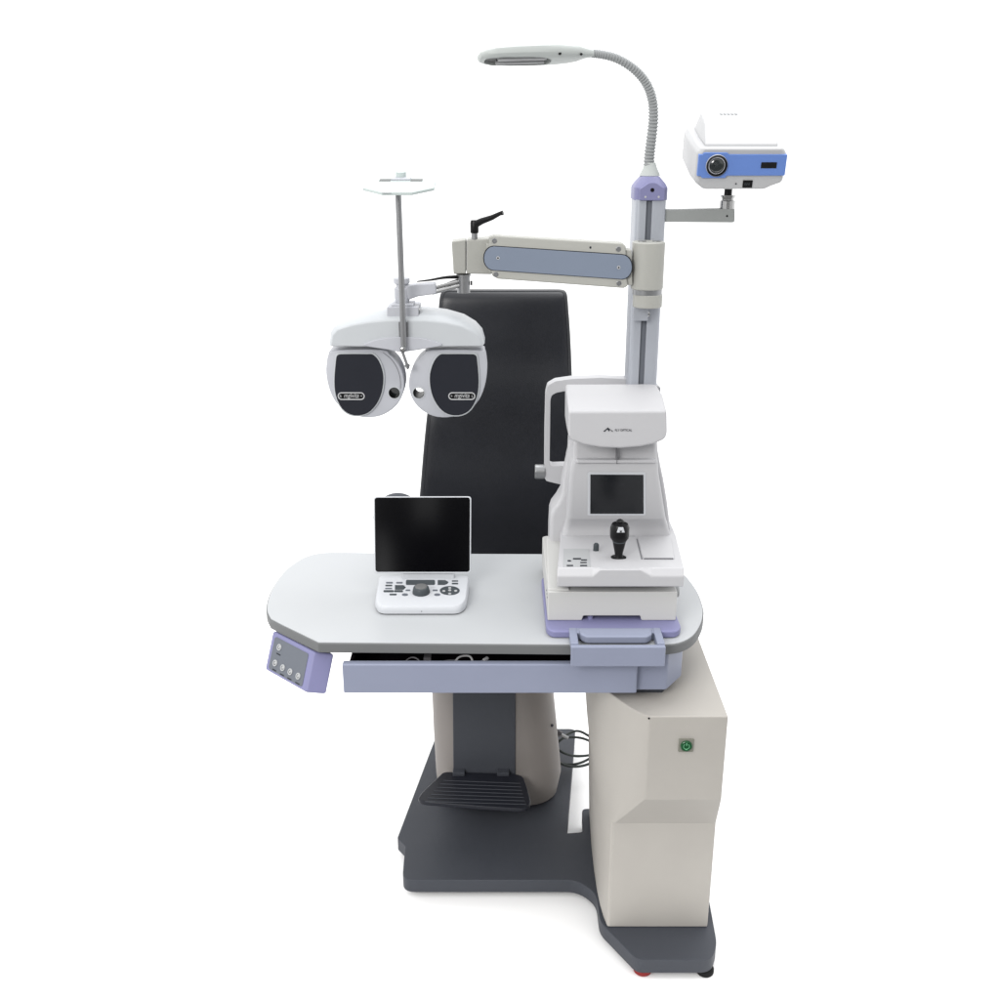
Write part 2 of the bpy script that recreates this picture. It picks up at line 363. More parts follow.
# arm sleeve on the column
hx = (at(634, 265, Y=.31).x + at(664, 265, Y=.31).x) / 2
hz1, hz2, hz3, hz4 = at(650, 242.5, Y=.31).z, at(650, 290, Y=.31).z, at(650, 295, Y=.31).z, at(650, 308, Y=.31).z
slp = rr(hx - .034, hx + .034, .295, .365, .030, 8)
sl = part('arm_sleeve', join(prismz(slp, hz2, hz1), box(hx - .028, hx + .028, .345, .379, hz3 + .02, hz1 - .02)), 'arm', st_, .003, 3, ang=40)
part('sleeve_ring', prismz(rr(hx - .030, hx + .0325, .298, .362, .028, 8), hz3, hz2 + .0005), 'steel', sl)
part('sleeve_collar', prismz(rr(hx - .028, hx + .034, .297, .363, .029, 8), hz4, hz3 + .0003), 'arm', sl, .002, 2, ang=40)
for dx in (-.014, .016): part('sleeve_washer', lathe((hx + dx, .33, hz1), (0, 0, 1), [(.009, 0), (.009, .0015), (.005, .0015)], 24), 'steel', sl)
q = at(647, 314, Y=.378); part('stop_screw', lathe((q.x, .382, q.z), (0, -1, 0), [(.006, 0), (.006, .006), (.004, .007), (.003, .004)], 20), 'chrome', pole)
part('stop_block', box(hx - .022, hx + .010, .36, .3795, q.z - .012, hz4 + .01), 'pole', pole, .001, 2)

# swing arm: end block -> two rails + inlay -> sleeve
YL, YR = .360, .300
def qa(px, py):   # the arm runs slightly away from the viewer towards its left end
    t = min(1, max(0, (px - 486) / (630 - 486))); return at(px, py, Y=YL + (YR - YL) * t)
def rail(name, pts, depth, m, bev=.003, fwd=0):
    P = [qa(*p_) + V(0, -fwd, 0) for p_ in pts]
    return prism(P, V(0, depth, 0))
sa = part('swing_arm', rail('core', [(486, 244), (632, 250), (633, 286), (489, 273)], .034, 'arm', fwd=-.006), 'arm', st_, .003, 3)
part('arm_rail', rail('r', [(489, 237), (494, 235.8), (622, 243.3), (626, 246), (626, 256), (489, 250)], .042, 'arm'), 'arm', sa, .003, 4)
part('arm_rail', rail('r', [(491, 266), (626, 275), (628, 286), (624, 288.3), (498, 279), (492, 276)], .042, 'arm'), 'arm', sa, .003, 4)
# stadium inlay
def stadium(l, r, tl, tr_, bl, br, n=10):
    P = []
    for i in range(n + 1):
        a = R(90 + 180 * i / n); cy = (tl + bl) / 2; P.append((l + (bl - tl) * .42 * math.cos(a), cy - (bl - tl) / 2 * math.sin(a)))
    for i in range(n + 1):
        a = R(-90 + 180 * i / n); cy = (tr_ + br) / 2; P.append((r + (br - tr_) * .42 * math.cos(a), cy - (br - tr_) / 2 * math.sin(a)))
    return P
part('inlay_border', rail('b', stadium(493.6, 622, 245.6, 254, 270.6, 279.6), .004, 'print', fwd=.0008), 'print', sa)
part('inlay_plate', rail('i', stadium(494, 621.6, 246.4, 254.8, 270, 279), .006, 'inlay', fwd=.0028), 'inlay', sa, .0007, 2, ang=60)
for px, py in ((498, 257.8), (618.5, 267.3)): 
    a_ = part('screw', lathe(qa(px, py) + V(0, -.0028, 0), (0, -1, 0), [(.0036, 0), (.0036, .0010)], 16), 'printl', sa); part('screw_socket', cyl(qa(px, py) + V(0, -.0040, 0), (0, -1, 0), .0019, .0004, 10), 'print', a_)
for px, py in ((494.5, 240.8), (618.5, 249), (496, 274.3), (619, 283.2)): 
    a_ = part('pivot_bolt', lathe(qa(px, py), (0, -1, 0), [(.0055, -.0002), (.0055, .0012), (.0045, .0018), (.004, .0008)], 20), 'steel', sa)
q = qa(590.5, 247.5); part('screw_hole', cyl(q, (0, -1, 0), .0025, .0006, 12), 'print', sa)
# end block
eb = part('end_block', prismy(xz([(466.5, 239.7), (492, 238.5), (492, 274.5), (466.5, 274)], .383), .383, .440), 'arm', st_, .0035, 4)
part('end_cap', prismy(xz([(451.5, 241.5), (465.8, 239.7), (465.8, 274), (453.5, 274.2)], .385), .385, .438), 'arm', eb, .003, 4)
# clamp lever
q = at(474.5, 237.5, Y=.39)
lv = part('clamp_lever', join(lathe(at(474.5, 233, Y=.39), (0, 0, 1), [(.0085, 0), (.0092, .002), (.0092, .022), (.0075, .027)], 24),
     tube([at(474, 225, Y=.39) + V(0, 0, .0), at(482, 221, Y=.38), at(492, 217.5, Y=.37), at(500, 213.5, Y=.362), at(503, 212.8, Y=.36)], lambda t: .0082 - .0042 * min(1, t * 1.25) if t < .9 else .0052, 14)), 'black', eb, 0)
part('lever_stud', cyl(q + V(0, 0, -.004), (0, 0, 1), .0068, .014, 20), 'steel', lv)
# joint under the block
q = at(463.5, 276, Y=.395)
jt = part('joint_post', join(cyl(q + V(0, 0, -.036), (0, 0, 1), .0142, .040, 28), lathe(q + V(0, 0, .0), (0, 0, 1), [(.0158, 0), (.0158, .004)], 28)), 'steel', eb)
part('joint_knob', cyl(at(470.5, 283, Y=.395), (1, 0, 0), .005, .004, 16), 'black', jt)
for dz, dy in ((.0045, 0), (-.0055, -.004)):
    part('arm_rod', tube([at(459, 283, Y=.393 + dy) + V(0, 0, dz), at(432, 290, Y=.365 + dy) + V(0, 0, dz)], .0052, 14), 'chrome', eb)

# ============================================================ READING LAMP
lt = thing('reading_lamp', 'slim pale grey lamp with long flat head on a ribbed gooseneck above the column', 'lamp', (capx, .425, 1.687))
part('neck_socket', lathe((capx, .425, 1.6875), (0, 0, 1), [(.0225, 0), (.0215, .003), (.0150, .016), (.0122, .024), (.0114, .027)], 32), 'lamp', lt)
gp = [at(x, y, Y=Yy) for x, y, Yy in ((648.9, 170, .425), (649.5, 155, .425), (651.5, 138, .425), (653.3, 120, .424), (652.8, 103, .42), (648.6, 88, .41), (641, 76, .40), (630, 66, .385), (616, 58.2, .37), (602, 54.6, .355), (592, 53.6, .345))]
path = cat(gp, 60)
nP = len(path); ribs = 50
part('gooseneck', tube(path, lambda t: (.0114 - .0040 * t) * (1 + .11 * math.sin(t * ribs * 2 * math.pi)), 16), 'goose', lt)
# lamp head: lofted along its length, tilted a little towards the viewer
h0 = at(592, 53.6, Y=.345); 
LN = at(478, 57, Y=.30) - h0; ax = LN.normalized(); side = V(0, 0, 1).cross(ax).normalized()
side = side if side.y < 0 else -side; side = (side * math.cos(R(13)) + (V(0, 0, 1) - ax * ax.z) * math.sin(R(13))).normalized(); upn = ax.cross(side) if ax.cross(side).z > 0 else -ax.cross(side)
def headloop(t, w, h, dz, n=20):
    c = h0 + LN * t + upn * dz; o = []
    for i in range(n):
        a = 2 * math.pi * i / n; ca, sa_ = math.cos(a), math.sin(a)
        x = math.copysign(abs(ca) ** .6, ca) * w; z = math.copysign(abs(sa_) ** .75, sa_) * h
        o.append(c + side * x + upn * z)
    return o
secs = [(-.01, .007, .0065, 0), (.06, .013, .0085, .001), (.13, .024, .0125, .0008), (.20, .031, .0135, .0005), (.32, .038, .0150, .0010), (.5, .040, .0145, .0010), (.7, .040, .0135, .0008), (.86, .037, .0120, .0004), (.94, .030, .0088, 0), (.985, .020, .0065, 0), (1.0, .009, .003, 0)]
lh = part('lamp_head', loft([headloop(*s_) for s_ in secs]), 'lamp', lt)
side2 = side if side.y < 0 else -side
def hb(t, w, d): return h0 + LN * t + side2 * w - upn * d
rec = []
for i in range(28):
    a = 2 * math.pi * i / 28; ca, sa_ = math.cos(a), math.sin(a)
    rec.append((.66 + .29 * math.copysign(abs(ca) ** .6, ca), .029 * math.copysign(abs(sa_) ** .7, sa_)))
carve(lh, loft([[hb(t, w, .0030) for t, w in rec], [hb(t, w, .03) for t, w in rec]]))
part('reflector', loft([[hb(t, w * .98, .0032) for t, w in rec], [hb(t, w * .98, .0040) for t, w in rec]]), 'lampin', lh)
for w in (-.012, .012): part('lamp_tube', tube([hb(.42, w, .0085), hb(.84, w, .0085)], .0045, 12), 'proj', lh)
part('lamp_switch', cyl(h0 + LN * .125 + side2 * .0225 - upn * .0075, side2, .0026, .0025, 10), 'black', lh)
part('screw_hole', cyl(h0 + LN * .325 + side2 * .0335 - upn * .0080, side2, .0030, .0025, 10), 'black', lh)

# ============================================================ CHART PROJECTOR
mz = at(727, 208.5, Y=.408)
pj = thing('chart_projector', 'white box projector with bright blue front and round lens on the side bracket', 'projector', (mz.x, .408, mz.z), (0, 0, R(-.5)))
part('mount_post', lathe((0, 0, 0), (0, 0, 1), [(.0165, 0), (.0165, .016), (.0135, .0175), (.0135, .021), (.0165, .026), (.0165, .028), (.006, .029)], 32), 'chrome', pj)
part('mount_neck', cyl((0, 0, .028), (0, 0, 1), .0085, .035, 20), 'black', pj)
TI = Matrix.Translation((-.020, 0, .060)) @ Matrix.Rotation(R(11), 4, 'X')
def pf(k, dx=0, top_=.084, b=0):
    P = [(-.068, .016), (-.050, .002), (.078, .002), (.090, .008), (.112, .016), (.114, .024), (.114, .074), (.106, top_), (-.060, top_), (-.068, .074)]
    return [(x + (0.022 - x) * k, z + b) for x, z in P]
loops = [[V(x, -.092, z) for x, z in pf(.06)], [V(x, -.097 + .012, z) for x, z in pf(0)], [V(x, -.03, z) for x, z in pf(-.03)], [V(x, .12, z) for x, z in pf(.03)], [V(x, .135, z) for x, z in pf(.12)]]
bd = part('projector_body', xf(loft(loops), TI), 'proj', pj, .004, 4, ang=28)
hood = loft([[V(-.050, -.070, .083), V(.098, -.070, .083), V(.098, -.066, .0885), V(-.050, -.066, .0885)], [V(-.050, .02, .083), V(.098, .02, .083), V(.088, .02, .112), V(-.040, .02, .112)], [V(-.046, .11, .083), V(.094, .11, .083), V(.082, .11, .118), V(-.034, .11, .118)]])
hd = part('projector_lid', xf(hood, TI), 'proj', bd, .005, 4, ang=20)
part('vent_slots', xf(join(*[box(.004 + i * .008, .008 + i * .008, .085, .095, .1155, .1182) for i in range(5)]), TI), 'label', bd)
bl_ = [(-.066, .030), (-.058, .030), (-.056, .026), (-.008, .026), (-.005, .031), (.1135, .031), (.1135, .073), (-.005, .073), (-.008, .0765), (-.056, .0765), (-.058, .073), (-.066, .073)]
pn = part('front_panel', xf(prismy(roundpoly(bl_, .002), -.0962, -.078), TI), 'proj_blue', bd, .0012, 2)
lens = part('projector_lens', xf(lathe((-.028, -.096, .0515), (0, -1, 0), [(.0215, 0), (.0215, .004), (.0195, .006), (.0175, .002), (.012, -.004)], 40), TI), 'black', bd)
part('lens_glass', xf(lathe((-.028, -.0985, .0515), (0, -1, 0), [(.0150, 0), (.0135, .0015), (.008, .003), (.001, .0035)], 32), TI), 'lens', lens)
part('lens_rim', xf(lathe((-.028, -.0965, .0515), (0, -1, 0), [(.0222, 0), (.0222, .002), (.0212, .0035), (.0208, .001)], 40), TI), 'phor', lens)
part('display_window', xf(prismy(rr(.062, .094, .046, .058, .001), -.0970, -.09), TI), 'tabscreen', bd, .0003, 1)
part('power_socket', xf(prismy(rr(.030, .050, .006, .021, .001), -.0935, -.08), TI), 'black', bd, .0006, 1)
part('socket_rib', xf(join(*[box(.034 + i * .004, .0355 + i * .004, -.0942, -.0933, .011, .016) for i in range(3)]), TI), 'greybtn', bd)
part('screw_hole', xf(cyl((.016, -.0928, .014), (0, -1, 0), .0016, .0008, 10), TI), 'print', bd)
# ============================================================ PHOROPTER
YP = .33
ph = thing('phoropter', 'silver-white refractor head with two black faced lens batteries hanging from the swing arm', 'phoropter', tuple(at(402, 300, Y=YP + .02)))
# hanger
hg = at(402, 290, Y=YP + .02)
def ap(x, y, Y): return at(x, y, Y=Y)
hang = part('hanger', lathe(at(402.5, 306, Y=YP + .02), (0, 0, 1), [(.008, -.002), (.0135, .006), (.0165, .016), (.0165, .038), (.0125, .042), (.0125, .046), (.0175, .050), (.0175, .060), (.010, .062)], 28), 'phor', ph)
part('hanger_arm', prismy(xz([(405, 286), (416, 284.2), (435.5, 283), (436, 294), (418, 296.5), (408, 300)], YP + .01), YP + .008, YP + .036), 'phor', hang, .003, 3)
cbl = cat([at(458, 277, Y=.39), at(445, 277.5, Y=.37), at(430, 280, Y=.355), at(417, 281.5, Y=.345)], 8)
part('mount_block', join(prismy(xz([(387, 307), (418.5, 307), (418.5, 322), (387, 322)], YP - .012), YP - .012, YP + .06), prismy(xz([(391, 304.5), (413, 304.5), (413, 310), (391, 310)], YP - .012), YP - .01, YP + .05)), 'phor', ph, .002, 3)
part('level_knob', lathe(at(418, 310, Y=YP - .002), (1, 0, 0), [(.006, 0), (.006, .004), (.003, .005)], 16), 'chrome', ph)
# cross bar cover
yb = YP - .02
barpx = [(329.5, 346.5), (331, 334), (336, 325.5), (350, 319.5), (366, 315.5), (384, 313), (402, 312.4), (425, 313), (444, 315.5), (461, 320.5), (473, 328), (479.5, 335.5), (482.5, 346.5), (460, 346.6), (436, 347), (416, 350.5), (402, 352.5), (392, 351), (376, 347), (350, 346.5)]
bz = xz(barpx, yb)
cx = sum(p_[0] for p_ in bz) / len(bz)
ztop, zbot = max(p_[1] for p_ in bz), min(p_[1] for p_ in bz)
def barloop(y, k, kz): return [V(cx + (x - cx) * k, y, (z if z < zbot + .03 else (zbot + .03) + (z - zbot - .03) * kz)) for x, z in bz]
bar = part('crossbar_cover', loft([barloop(yb, .985, .70), barloop(yb + .010, 1.015, .87), barloop(yb + .028, 1.03, 1.0), barloop(yb + .085, 1.03, 1.0), barloop(yb + .098, .98, .9)]), 'phor_top', ph, .003, 3, ang=32)
lipP = xz([(364, 345.5), (372, 341), (386, 338), (402, 337), (420, 338), (434, 341), (442, 345.5), (420, 349.2), (402, 352), (388, 349.6)], yb - .004)
part('bar_lip', prismy([tuple(v) for v in cat(lipP, 3, True)], yb - .005, yb + .004), 'phor', bar, .0028, 3, ang=40)
part('scale_strip', prismy(xz([(398.5, 322), (408, 322), (408.5, 345), (399.5, 345)], yb - .003), yb - .004, yb + .002), 'steel', ph, .0006, 1)
# lens batteries
LB = [(334, 350.5), (328.4, 354), (326.6, 362), (326, 373), (328.5, 387), (334, 400), (343.5, 410), (356, 416), (371, 417.6), (384, 414.6), (395.5, 406.5), (402.3, 395.5), (404.2, 383), (402, 371), (396.5, 361), (389, 354), (382, 350)]
FP = [(337.5, 355.3), (345, 354.2), (366, 354.2), (373, 354.8), (379, 361.5), (383, 374), (382.5, 388), (378.5, 400.5), (371, 410.5), (362, 415), (351, 414.6), (342, 408.5), (336, 396), (334.4, 381), (335.8, 362)]
AP = (394.3, 392.8)
for sgn in (1, -1):
    mx = (lambda x: x) if sgn == 1 else (lambda x: 813 - x)
    ol = [tuple(v) for v in cat([(v_[0], v_[1]) for v_ in xz([(mx(x), y) for x, y in LB], YP)], 3, True)]
    bat = part('lens_battery', prismy(ol, YP, YP + .062), 'phor', ph, .005, 4, ang=50, label='left lens battery' if sgn == 1 else 'right lens battery')
    fpz = [tuple(v) for v in cat([v_ for v_ in xz([(mx(x), y) for x, y in FP], YP - .006)], 3, True)]
    fx = sum(v[0] for v in fpz) / len(fpz); fz = sum(v[1] for v in fpz) / len(fpz)
    rim = [(fx + (x - fx) * 1.055, fz + (z - fz) * 1.045) for x, z in fpz]
    # aperture holes
    A = at(mx(AP[0]), AP[1], Y=YP)
    if sgn == 1: carve(bat, cyl((A.x, YP - .02, A.z), (0, 1, 0), .0132, .060, 40))
    else: carve(bat, cyl((A.x, YP - .02, A.z), (0, 1, 0), .0132, .2, 40))
    part('panel_rim', prismy(rim, YP - .0045, YP + .001), 'phor_top', bat, .0018, 3, ang=50)
    fp = part('face_panel', prismy(fpz, YP - .0068, YP - .002), 'phor_face', bat, .0012, 2, ang=50)
    # tube liner inside the aperture
    n = 40; ri, ro = .0118, .0131; d0, d1 = YP - .001, YP + (.036 if sgn == 1 else .058)
    lin_ = loft([[V(A.x + r_ * math.cos(2 * math.pi * j / n), y_, A.z + r_ * math.sin(2 * math.pi * j / n)) for j in range(n)] for r_, y_ in ((ri, d0), (ri, d1), (ro, d1), (ro, d0))], closed=True)
    part('aperture_tube', lin_, 'black', bat)
    if sgn == 1: part('aperture_lens', cyl((A.x, YP + .020, A.z), (0, 1, 0), .0122, .002, 32), 'lens', bat)
    part('aperture_rim', loft([[V(A.x + r_ * math.cos(2 * math.pi * j / n), y_, A.z + r_ * math.sin(2 * math.pi * j / n)) for j in range(n)] for r_, y_ in ((.0125, YP - .0012), (.0144, YP - .0012), (.0146, YP + .001), (.0125, YP + .001))], closed=True), 'phor_top', bat)
    # seam groove arc
    arc = xz([(mx(x), y) for x, y in ((383, 352.5), (390, 358), (396, 366), (400, 377), (400.5, 388))], YP)
    if sgn == 1: part('seam', tube([V(x, YP - .0002, z) for x, z in [tuple(v) for v in cat(arc, 5)]], .0007, 6), 'seam', bat)
    # badge: pill outline with lettering
    c0 = at(mx(351.2), 396.1, Y=YP - .0072)
    hw, hh = .0298, .0086
    outer = rr(c0.x - hw, c0.x + hw, c0.z - hh, c0.z + hh, hh, 8); inner = rr(c0.x - hw + .0022, c0.x + hw - .0022, c0.z - hh + .0022, c0.z + hh - .0022, hh - .0022, 8)
    ringm = loft([[V(x, YP - .0078, z) for x, z in outer], [V(x, YP - .0078, z) for x, z in inner], [V(x, YP - .0066, z) for x, z in inner], [V(x, YP - .0066, z) for x, z in outer]], closed=True)
    part('badge_border', ringm, 'printl', fp)
    part('badge_field', prismy(inner, YP - .0071, YP - .0066), 'black', fp)
    part('badge_lettering', join(text('mgivita', .0150, (c0.x, YP - .0074, c0.z + .001), None, shear=.25, sx=.78), text('R' if sgn == 1 else 'L', .008, (c0.x - sgn * .0235, YP - .0074, c0.z - .0006), None), text('+', .008, (c0.x + sgn * .0225, YP - .0074, c0.z), None)), 'printl', fp, smooth=False)
# near-point rod, card and pin
rx = at(398.5, 200, Y=YP - .045)
r0, r1 = at(398.2, 193, Y=YP - .035), at(404, 350, Y=YP - .035)
rod = part('near_rod', tube([r0, r1], .0064, 14), 'steel', ph)
part('rod_lock', lathe(at(403, 349.5, Y=YP - .048), (0, -1, 0), [(.007, -.012), (.007, 0), (.005, .004), (.002, .005)], 20), 'chrome', ph)
part('pd_pin', join(tube([at(402.5, 352, Y=YP - .028), at(407.5, 366, Y=YP - .028)], .0032, 10), lathe(at(407, 364, Y=YP - .028), at(408.2, 371, Y=YP - .028) - at(407, 364, Y=YP - .028), [(.003, 0), (.0058, .002), (.0058, .005), (.0015, .012)], 16)), 'steel', ph)
cc = at(399.8, 187.5, Y=YP - .035)
def oct_(r, z, ph_=22.5): return [V(cc.x + r * math.cos(R(ph_ + 45 * i)), cc.y + r * math.sin(R(ph_ + 45 * i)), z) for i in range(8)]
card = loft([oct_(.078, 0), oct_(.078, .006)]); 
CT = Matrix.Translation((0, 0, cc.z)) 
TC = Matrix.Translation(Vector((cc.x, cc.y, cc.z))) @ Matrix.Rotation(R(9), 4, 'X') @ Matrix.Translation(Vector((-cc.x, -cc.y, 0)))
cd_ = part('near_card', xf(card, TC), 'card', ph, .0012, 2)
for xa, xb in ((-.045, -.022), (.020, .044)): part('card_window', xf(box(cc.x + xa, cc.x + xb, cc.y + .030, cc.y + .050, .0055, .0068), TC), 'lampin', cd_)
part('card_clip', xf(join(box(cc.x - .021, cc.x + .019, cc.y + .036, cc.y + .058, .0060, .0100)), TC), 'phor', cd_, .001, 2)
part('card_knob', xf(cyl((cc.x - .002, cc.y + .060, .008), (0, 0, 1), .011, .012, 24), TC), 'card', cd_, .001, 2)
part('card_slot', xf(join(box(cc.x - .030, cc.x - .012, cc.y - .079, cc.y - .0745, .0062, .0066)), TC), 'label', cd_)

# the black sleeve cable
cs = bpy.data.objects.new('x', None)
bpy.data.objects.remove(cs)
cbt = thing('connection_cable', 'short black cable running beside the steel rods above the backrest', 'cable', tuple(cbl[0]))
part('cable_sheath', tube(cbl, lambda t: .0042 - .0030 * t, 10), 'black', cbt)

# ============================================================ AUTO REFRACTOR
ar = thing('auto_refractor', 'white tabletop eye-measuring instrument with square dark screen and black joystick', 'eye instrument', (.25, .17, .797))
# base box with notch between feet
f0 = .078; 
fb = xz([(548, 592), (677.5, 592), (677.5, 617.5), (644, 617.5), (642, 613), (582, 613), (580, 619.5), (549, 619.5)], f0)
zt = fb[0][1]; xL, xR = fb[0][0], fb[1][0]
zn = .808
pts = [(xL, zt), (xR, zt), (xR, .7972), (xR - .073, .7972), (xR - .076, zn), (xL + .076, zn), (xL + .073, .7972), (xL, .7972)]
base = part('instrument_base', join(prismy(roundpoly(pts, .003), f0, .13), prismz(rr(xL, xR, .1295, .40, .012), .7972, zt)), 'offwhite', ar, .004, 4)
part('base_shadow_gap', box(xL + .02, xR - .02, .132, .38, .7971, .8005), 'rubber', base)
part('lock_pin', lathe((.193, .088, .797), (0, 0, 1), [(.006, 0), (.006, .006), (.003, .007), (.003, .014)], 14), 'purple', base)
part('side_knob', cyl((xR - .001, .12, zt - .018), (1, 0, 0), .012, .011, 24), 'label', base, .001, 2)
# rear/left shoulder slab of the base (seen at the left of the carriage)
sh0 = at(541.8, 532, Y=.33)
part('base_shoulder', loft([[V(xL, .085, .86), V(xL + .045, .085, .86), V(xL + .045, .085, zt + .004), V(xL, .085, zt + .004)], [V(sh0.x + .012, .36, .86), V(sh0.x + .055, .36, .86), V(sh0.x + .055, .36, zt + .016), V(sh0.x + .012, .36, zt + .016)]]), 'offwhite', base, .003, 3)
for i in range(3): part('screw_hole', cyl((xL - .0006, .09 + .018 * i, zt - .018), (-1, 0, 0), .002, .0006, 10), 'print', base)
# carriage: sloped platform with front lip and raised centre
Yc = .058
cl, cr = at(557, 580, Y=Yc), at(684, 580, Y=Yc)
zl0, zl1 = at(600, 587, Y=Yc).z, at(560, 576.5, Y=Yc).z
zc1 = at(600, 569.5, Y=Yc).z
xcl, xcl2, xcr, xcr2 = at(592, 577, Y=Yc).x, at(600, 577, Y=Yc).x, at(640, 577, Y=Yc).x, at(652, 577, Y=Yc).x
frontp = [(cl.x, zl0), (cr.x, zl0), (cr.x, zl1), (xcr2, zl1), (xcr, zc1), (xcl2, zc1), (xcl, zl1), (cl.x, zl1)]
bl2, br2 = at(560.5, 534, Y=.30), at(676, 534, Y=.30)
kx = lambda x: bl2.x + (x - cl.x) / (cr.x - cl.x) * (br2.x - bl2.x)
zbk = at(600, 534.5, Y=.30).z
backp = [(kx(x), zl0 if z == zl0 else zbk) for x, z in frontp]
zm = zc1 + (zbk - zc1) * (.070 - Yc) / (.30 - Yc)
midp = [(x + (kx(x) - x) * (.070 - Yc) / (.30 - Yc), zl0 if z == zl0 else zm) for x, z in frontp]
car = part('carriage', loft([[V(x, Yc, z) for x, z in frontp], [V(x, .070, z) for x, z in midp], [V(x, .30, z) for x, z in backp], [V(x, .40, z) for x, z in backp]]), 'white', ar, .003, 4, ang=18)
def on(px, py, h=0):   # point on the carriage's upper surface
    A_ = V(0, Yc, zc1); B_ = V(0, .30, zbk); m_ = (B_.z - A_.z) / (B_.y - A_.y)
    d = Vector(((px - 500) / FPX, 0, 0)) + FW - UP * ((py - 500) / FPX)
    # plane z = A.z + m (y-A.y)
    t = (A_.z - m_ * A_.y - CAM.z + m_ * CAM.y + h) / (d.z - m_ * d.y)
    return CAM + d * t
lbp = part('label_plate', prism([on(563.5, 549), on(589, 549), on(590.7, 567), on(563, 567)], V(0, 0, .0008)), 'label', car)
def ondab(px, py, w, h_): 
    return prism([on(px - w, py - h_, .001), on(px + w, py - h_, .001), on(px + w, py + h_, .001), on(px - w, py + h_, .001)], V(0, 0, .0004))
part('label_printing', join(ondab(577, 558.8, 4, .7), ondab(584, 560, 3, .6), ondab(583.5, 562.6, 3.2, .55), ondab(583.6, 565.6, 3.4, .6), ondab(570, 565.6, 3.2, .6)), 'print', lbp)
part('label_drop', lathe(on(569.3, 561, .0008), (0, 0, 1), [(.0042, 0), (.0042, .0008)], 16), 'print', lbp)
part('push_button', lathe(on(595.8, 552, -.004), V(0, -.25, 1), [(.0062, 0), (.0062, .019), (.0045, .022)], 20), 'greybtn', car)
pc = part('printer_cover', prism([on(637.5, 537.5), on(671, 538), on(674.5, 559), on(643, 559)], V(0, 0, .0016)), 'white', car, .0006, 1)
part('cover_seam', join(prism([on(636.3, 539, .0), on(637.2, 539, 0), on(642.5, 559.5, 0), on(641.3, 559.5, 0)], V(0, 0, .0006)), prism([on(644, 558.7, 0), on(673, 558.7, 0), on(673, 559.5, 0), on(644, 559.5, 0)], V(0, 0, .0020))), 'seam', pc)
part('rail_seam', prism([on(565, 535.0, 0), on(635, 536, 0), on(635, 536.7, 0), on(565, 535.7, 0)], V(0, 0, .0004)), 'label', car)
# joystick
jb = on(618.6, 557.5)
js = part('joystick', lathe(jb, (0, 0, 1), [(.0165, -.002), (.0165, .0006), (.010, .0012), (.0082, .006), (.0095, .014), (.0140, .036), (.0145, .039), (.0195, .046), (.0205, .052), (.0205, .069), (.0170, .077), (.0078, .080), (.0078, .084), (.004, .087)], 36), 'black', car)
jt_ = jb + V(0, 0, .073)
part('joystick_button', prism([jt_ + V(-.005, -.0198, .003), jt_ + V(.005, -.0198, .003), jt_ + V(.0085, -.0205, -.008), jt_ + V(-.0085, -.0205, -.008)], V(0, .012, 0)), 'console', js, .0008, 2)
part('joystick_ring', lathe(jb, (0, 0, 1), [(.0140, .0365), (.0146, .0375), (.0149, .039), (.0145, .040)], 36), 'greybtn', js)
# screen housing
def w_(px0_, px1_, py, Y): a = at(px0_, py, Y=Y); b = at(px1_, py, Y=Y); return a.x, b.x, a.z
def sec(px0_, px1_, py, Y0, Y1, r):
    a, b, z = w_(px0_, px1_, py, Y0); return (z, a, b, Y0, Y1, r)
hs = [sec(562, 671, 538, .290, .42, .012), sec(564, 669.5, 531, .290, .42, .012), sec(566, 668, 525, .286, .42, .012), sec(567.5, 666.5, 520, .268, .41, .012), sec(567.7, 666, 518, .262, .41, .012), sec(570, 659, 474, .236, .40, .010), sec(572, 658.5, 463, .236, .39, .010), sec(573.5, 657.5, 459, .245, .38, .010), sec(574, 657, 440, .245, .36, .010)]
hous = part('screen_housing', rloft(hs), 'white', ar)
# flared skirt left & right behind the housing
sk = [sec(549.5, 672, 548, .33, .42, .01), sec(549.7, 671, 534, .33, .42, .01), sec(550.5, 669.5, 517, .33, .42, .01), sec(552.5, 668.7, 511, .33, .42, .01), sec(557.5, 668, 504.5, .33, .42, .01), sec(562, 666.5, 495, .33, .41, .01), sec(563.5, 664, 480, .33, .40, .01), sec(566, 661, 466, .33, .39, .01), sec(568.5, 658.5, 452, .33, .38, .01), sec(569, 657.5, 440, .33, .38, .01)]
part('rear_housing', rloft(sk), 'white', ar)
# sloping front plane of the housing between py 518 (Y .262) and 474 (Y .236)
zA, zB = at(600, 518, Y=.262).z, at(600, 474, Y=.236).z
def onf(px, py, h=0):
    m_ = (.236 - .262) / (zB - zA)           # y = .262 + m (z - zA)
    d = Vector(((px - 500) / FPX, 0, 0)) + FW - UP * ((py - 500) / FPX)
    t = (.262 - h + m_ * (CAM.z - zA) - CAM.y) / (d.y - m_ * d.z); return CAM + d * t
part('screen_bezel', prism([onf(587.8, 472.4, .0015), onf(645.8, 472.8, .0015), onf(646, 515.6, .0015), onf(587.6, 515.6, .0015)], V(0, .004, 0)), 'console', hous, .001, 2)
part('screen', prism([onf(590.4, 474.6, .0022), onf(643.4, 474.9, .0022), onf(643.6, 513.8, .0022), onf(590.2, 513.8, .0022)], V(0, .004, 0)), 'screen', hous)
part('neck_step', rloft([sec(576, 655.5, 463, .228, .26, .004), sec(577, 655, 460.2, .228, .26, .004)]), 'white', hous, .001, 2)
part('neck_seam', prismy(xz([(616.6, 449), (617.3, 449), (617.3, 464), (616.6, 464)], .2275), .2272, .25), 'seam', hous)
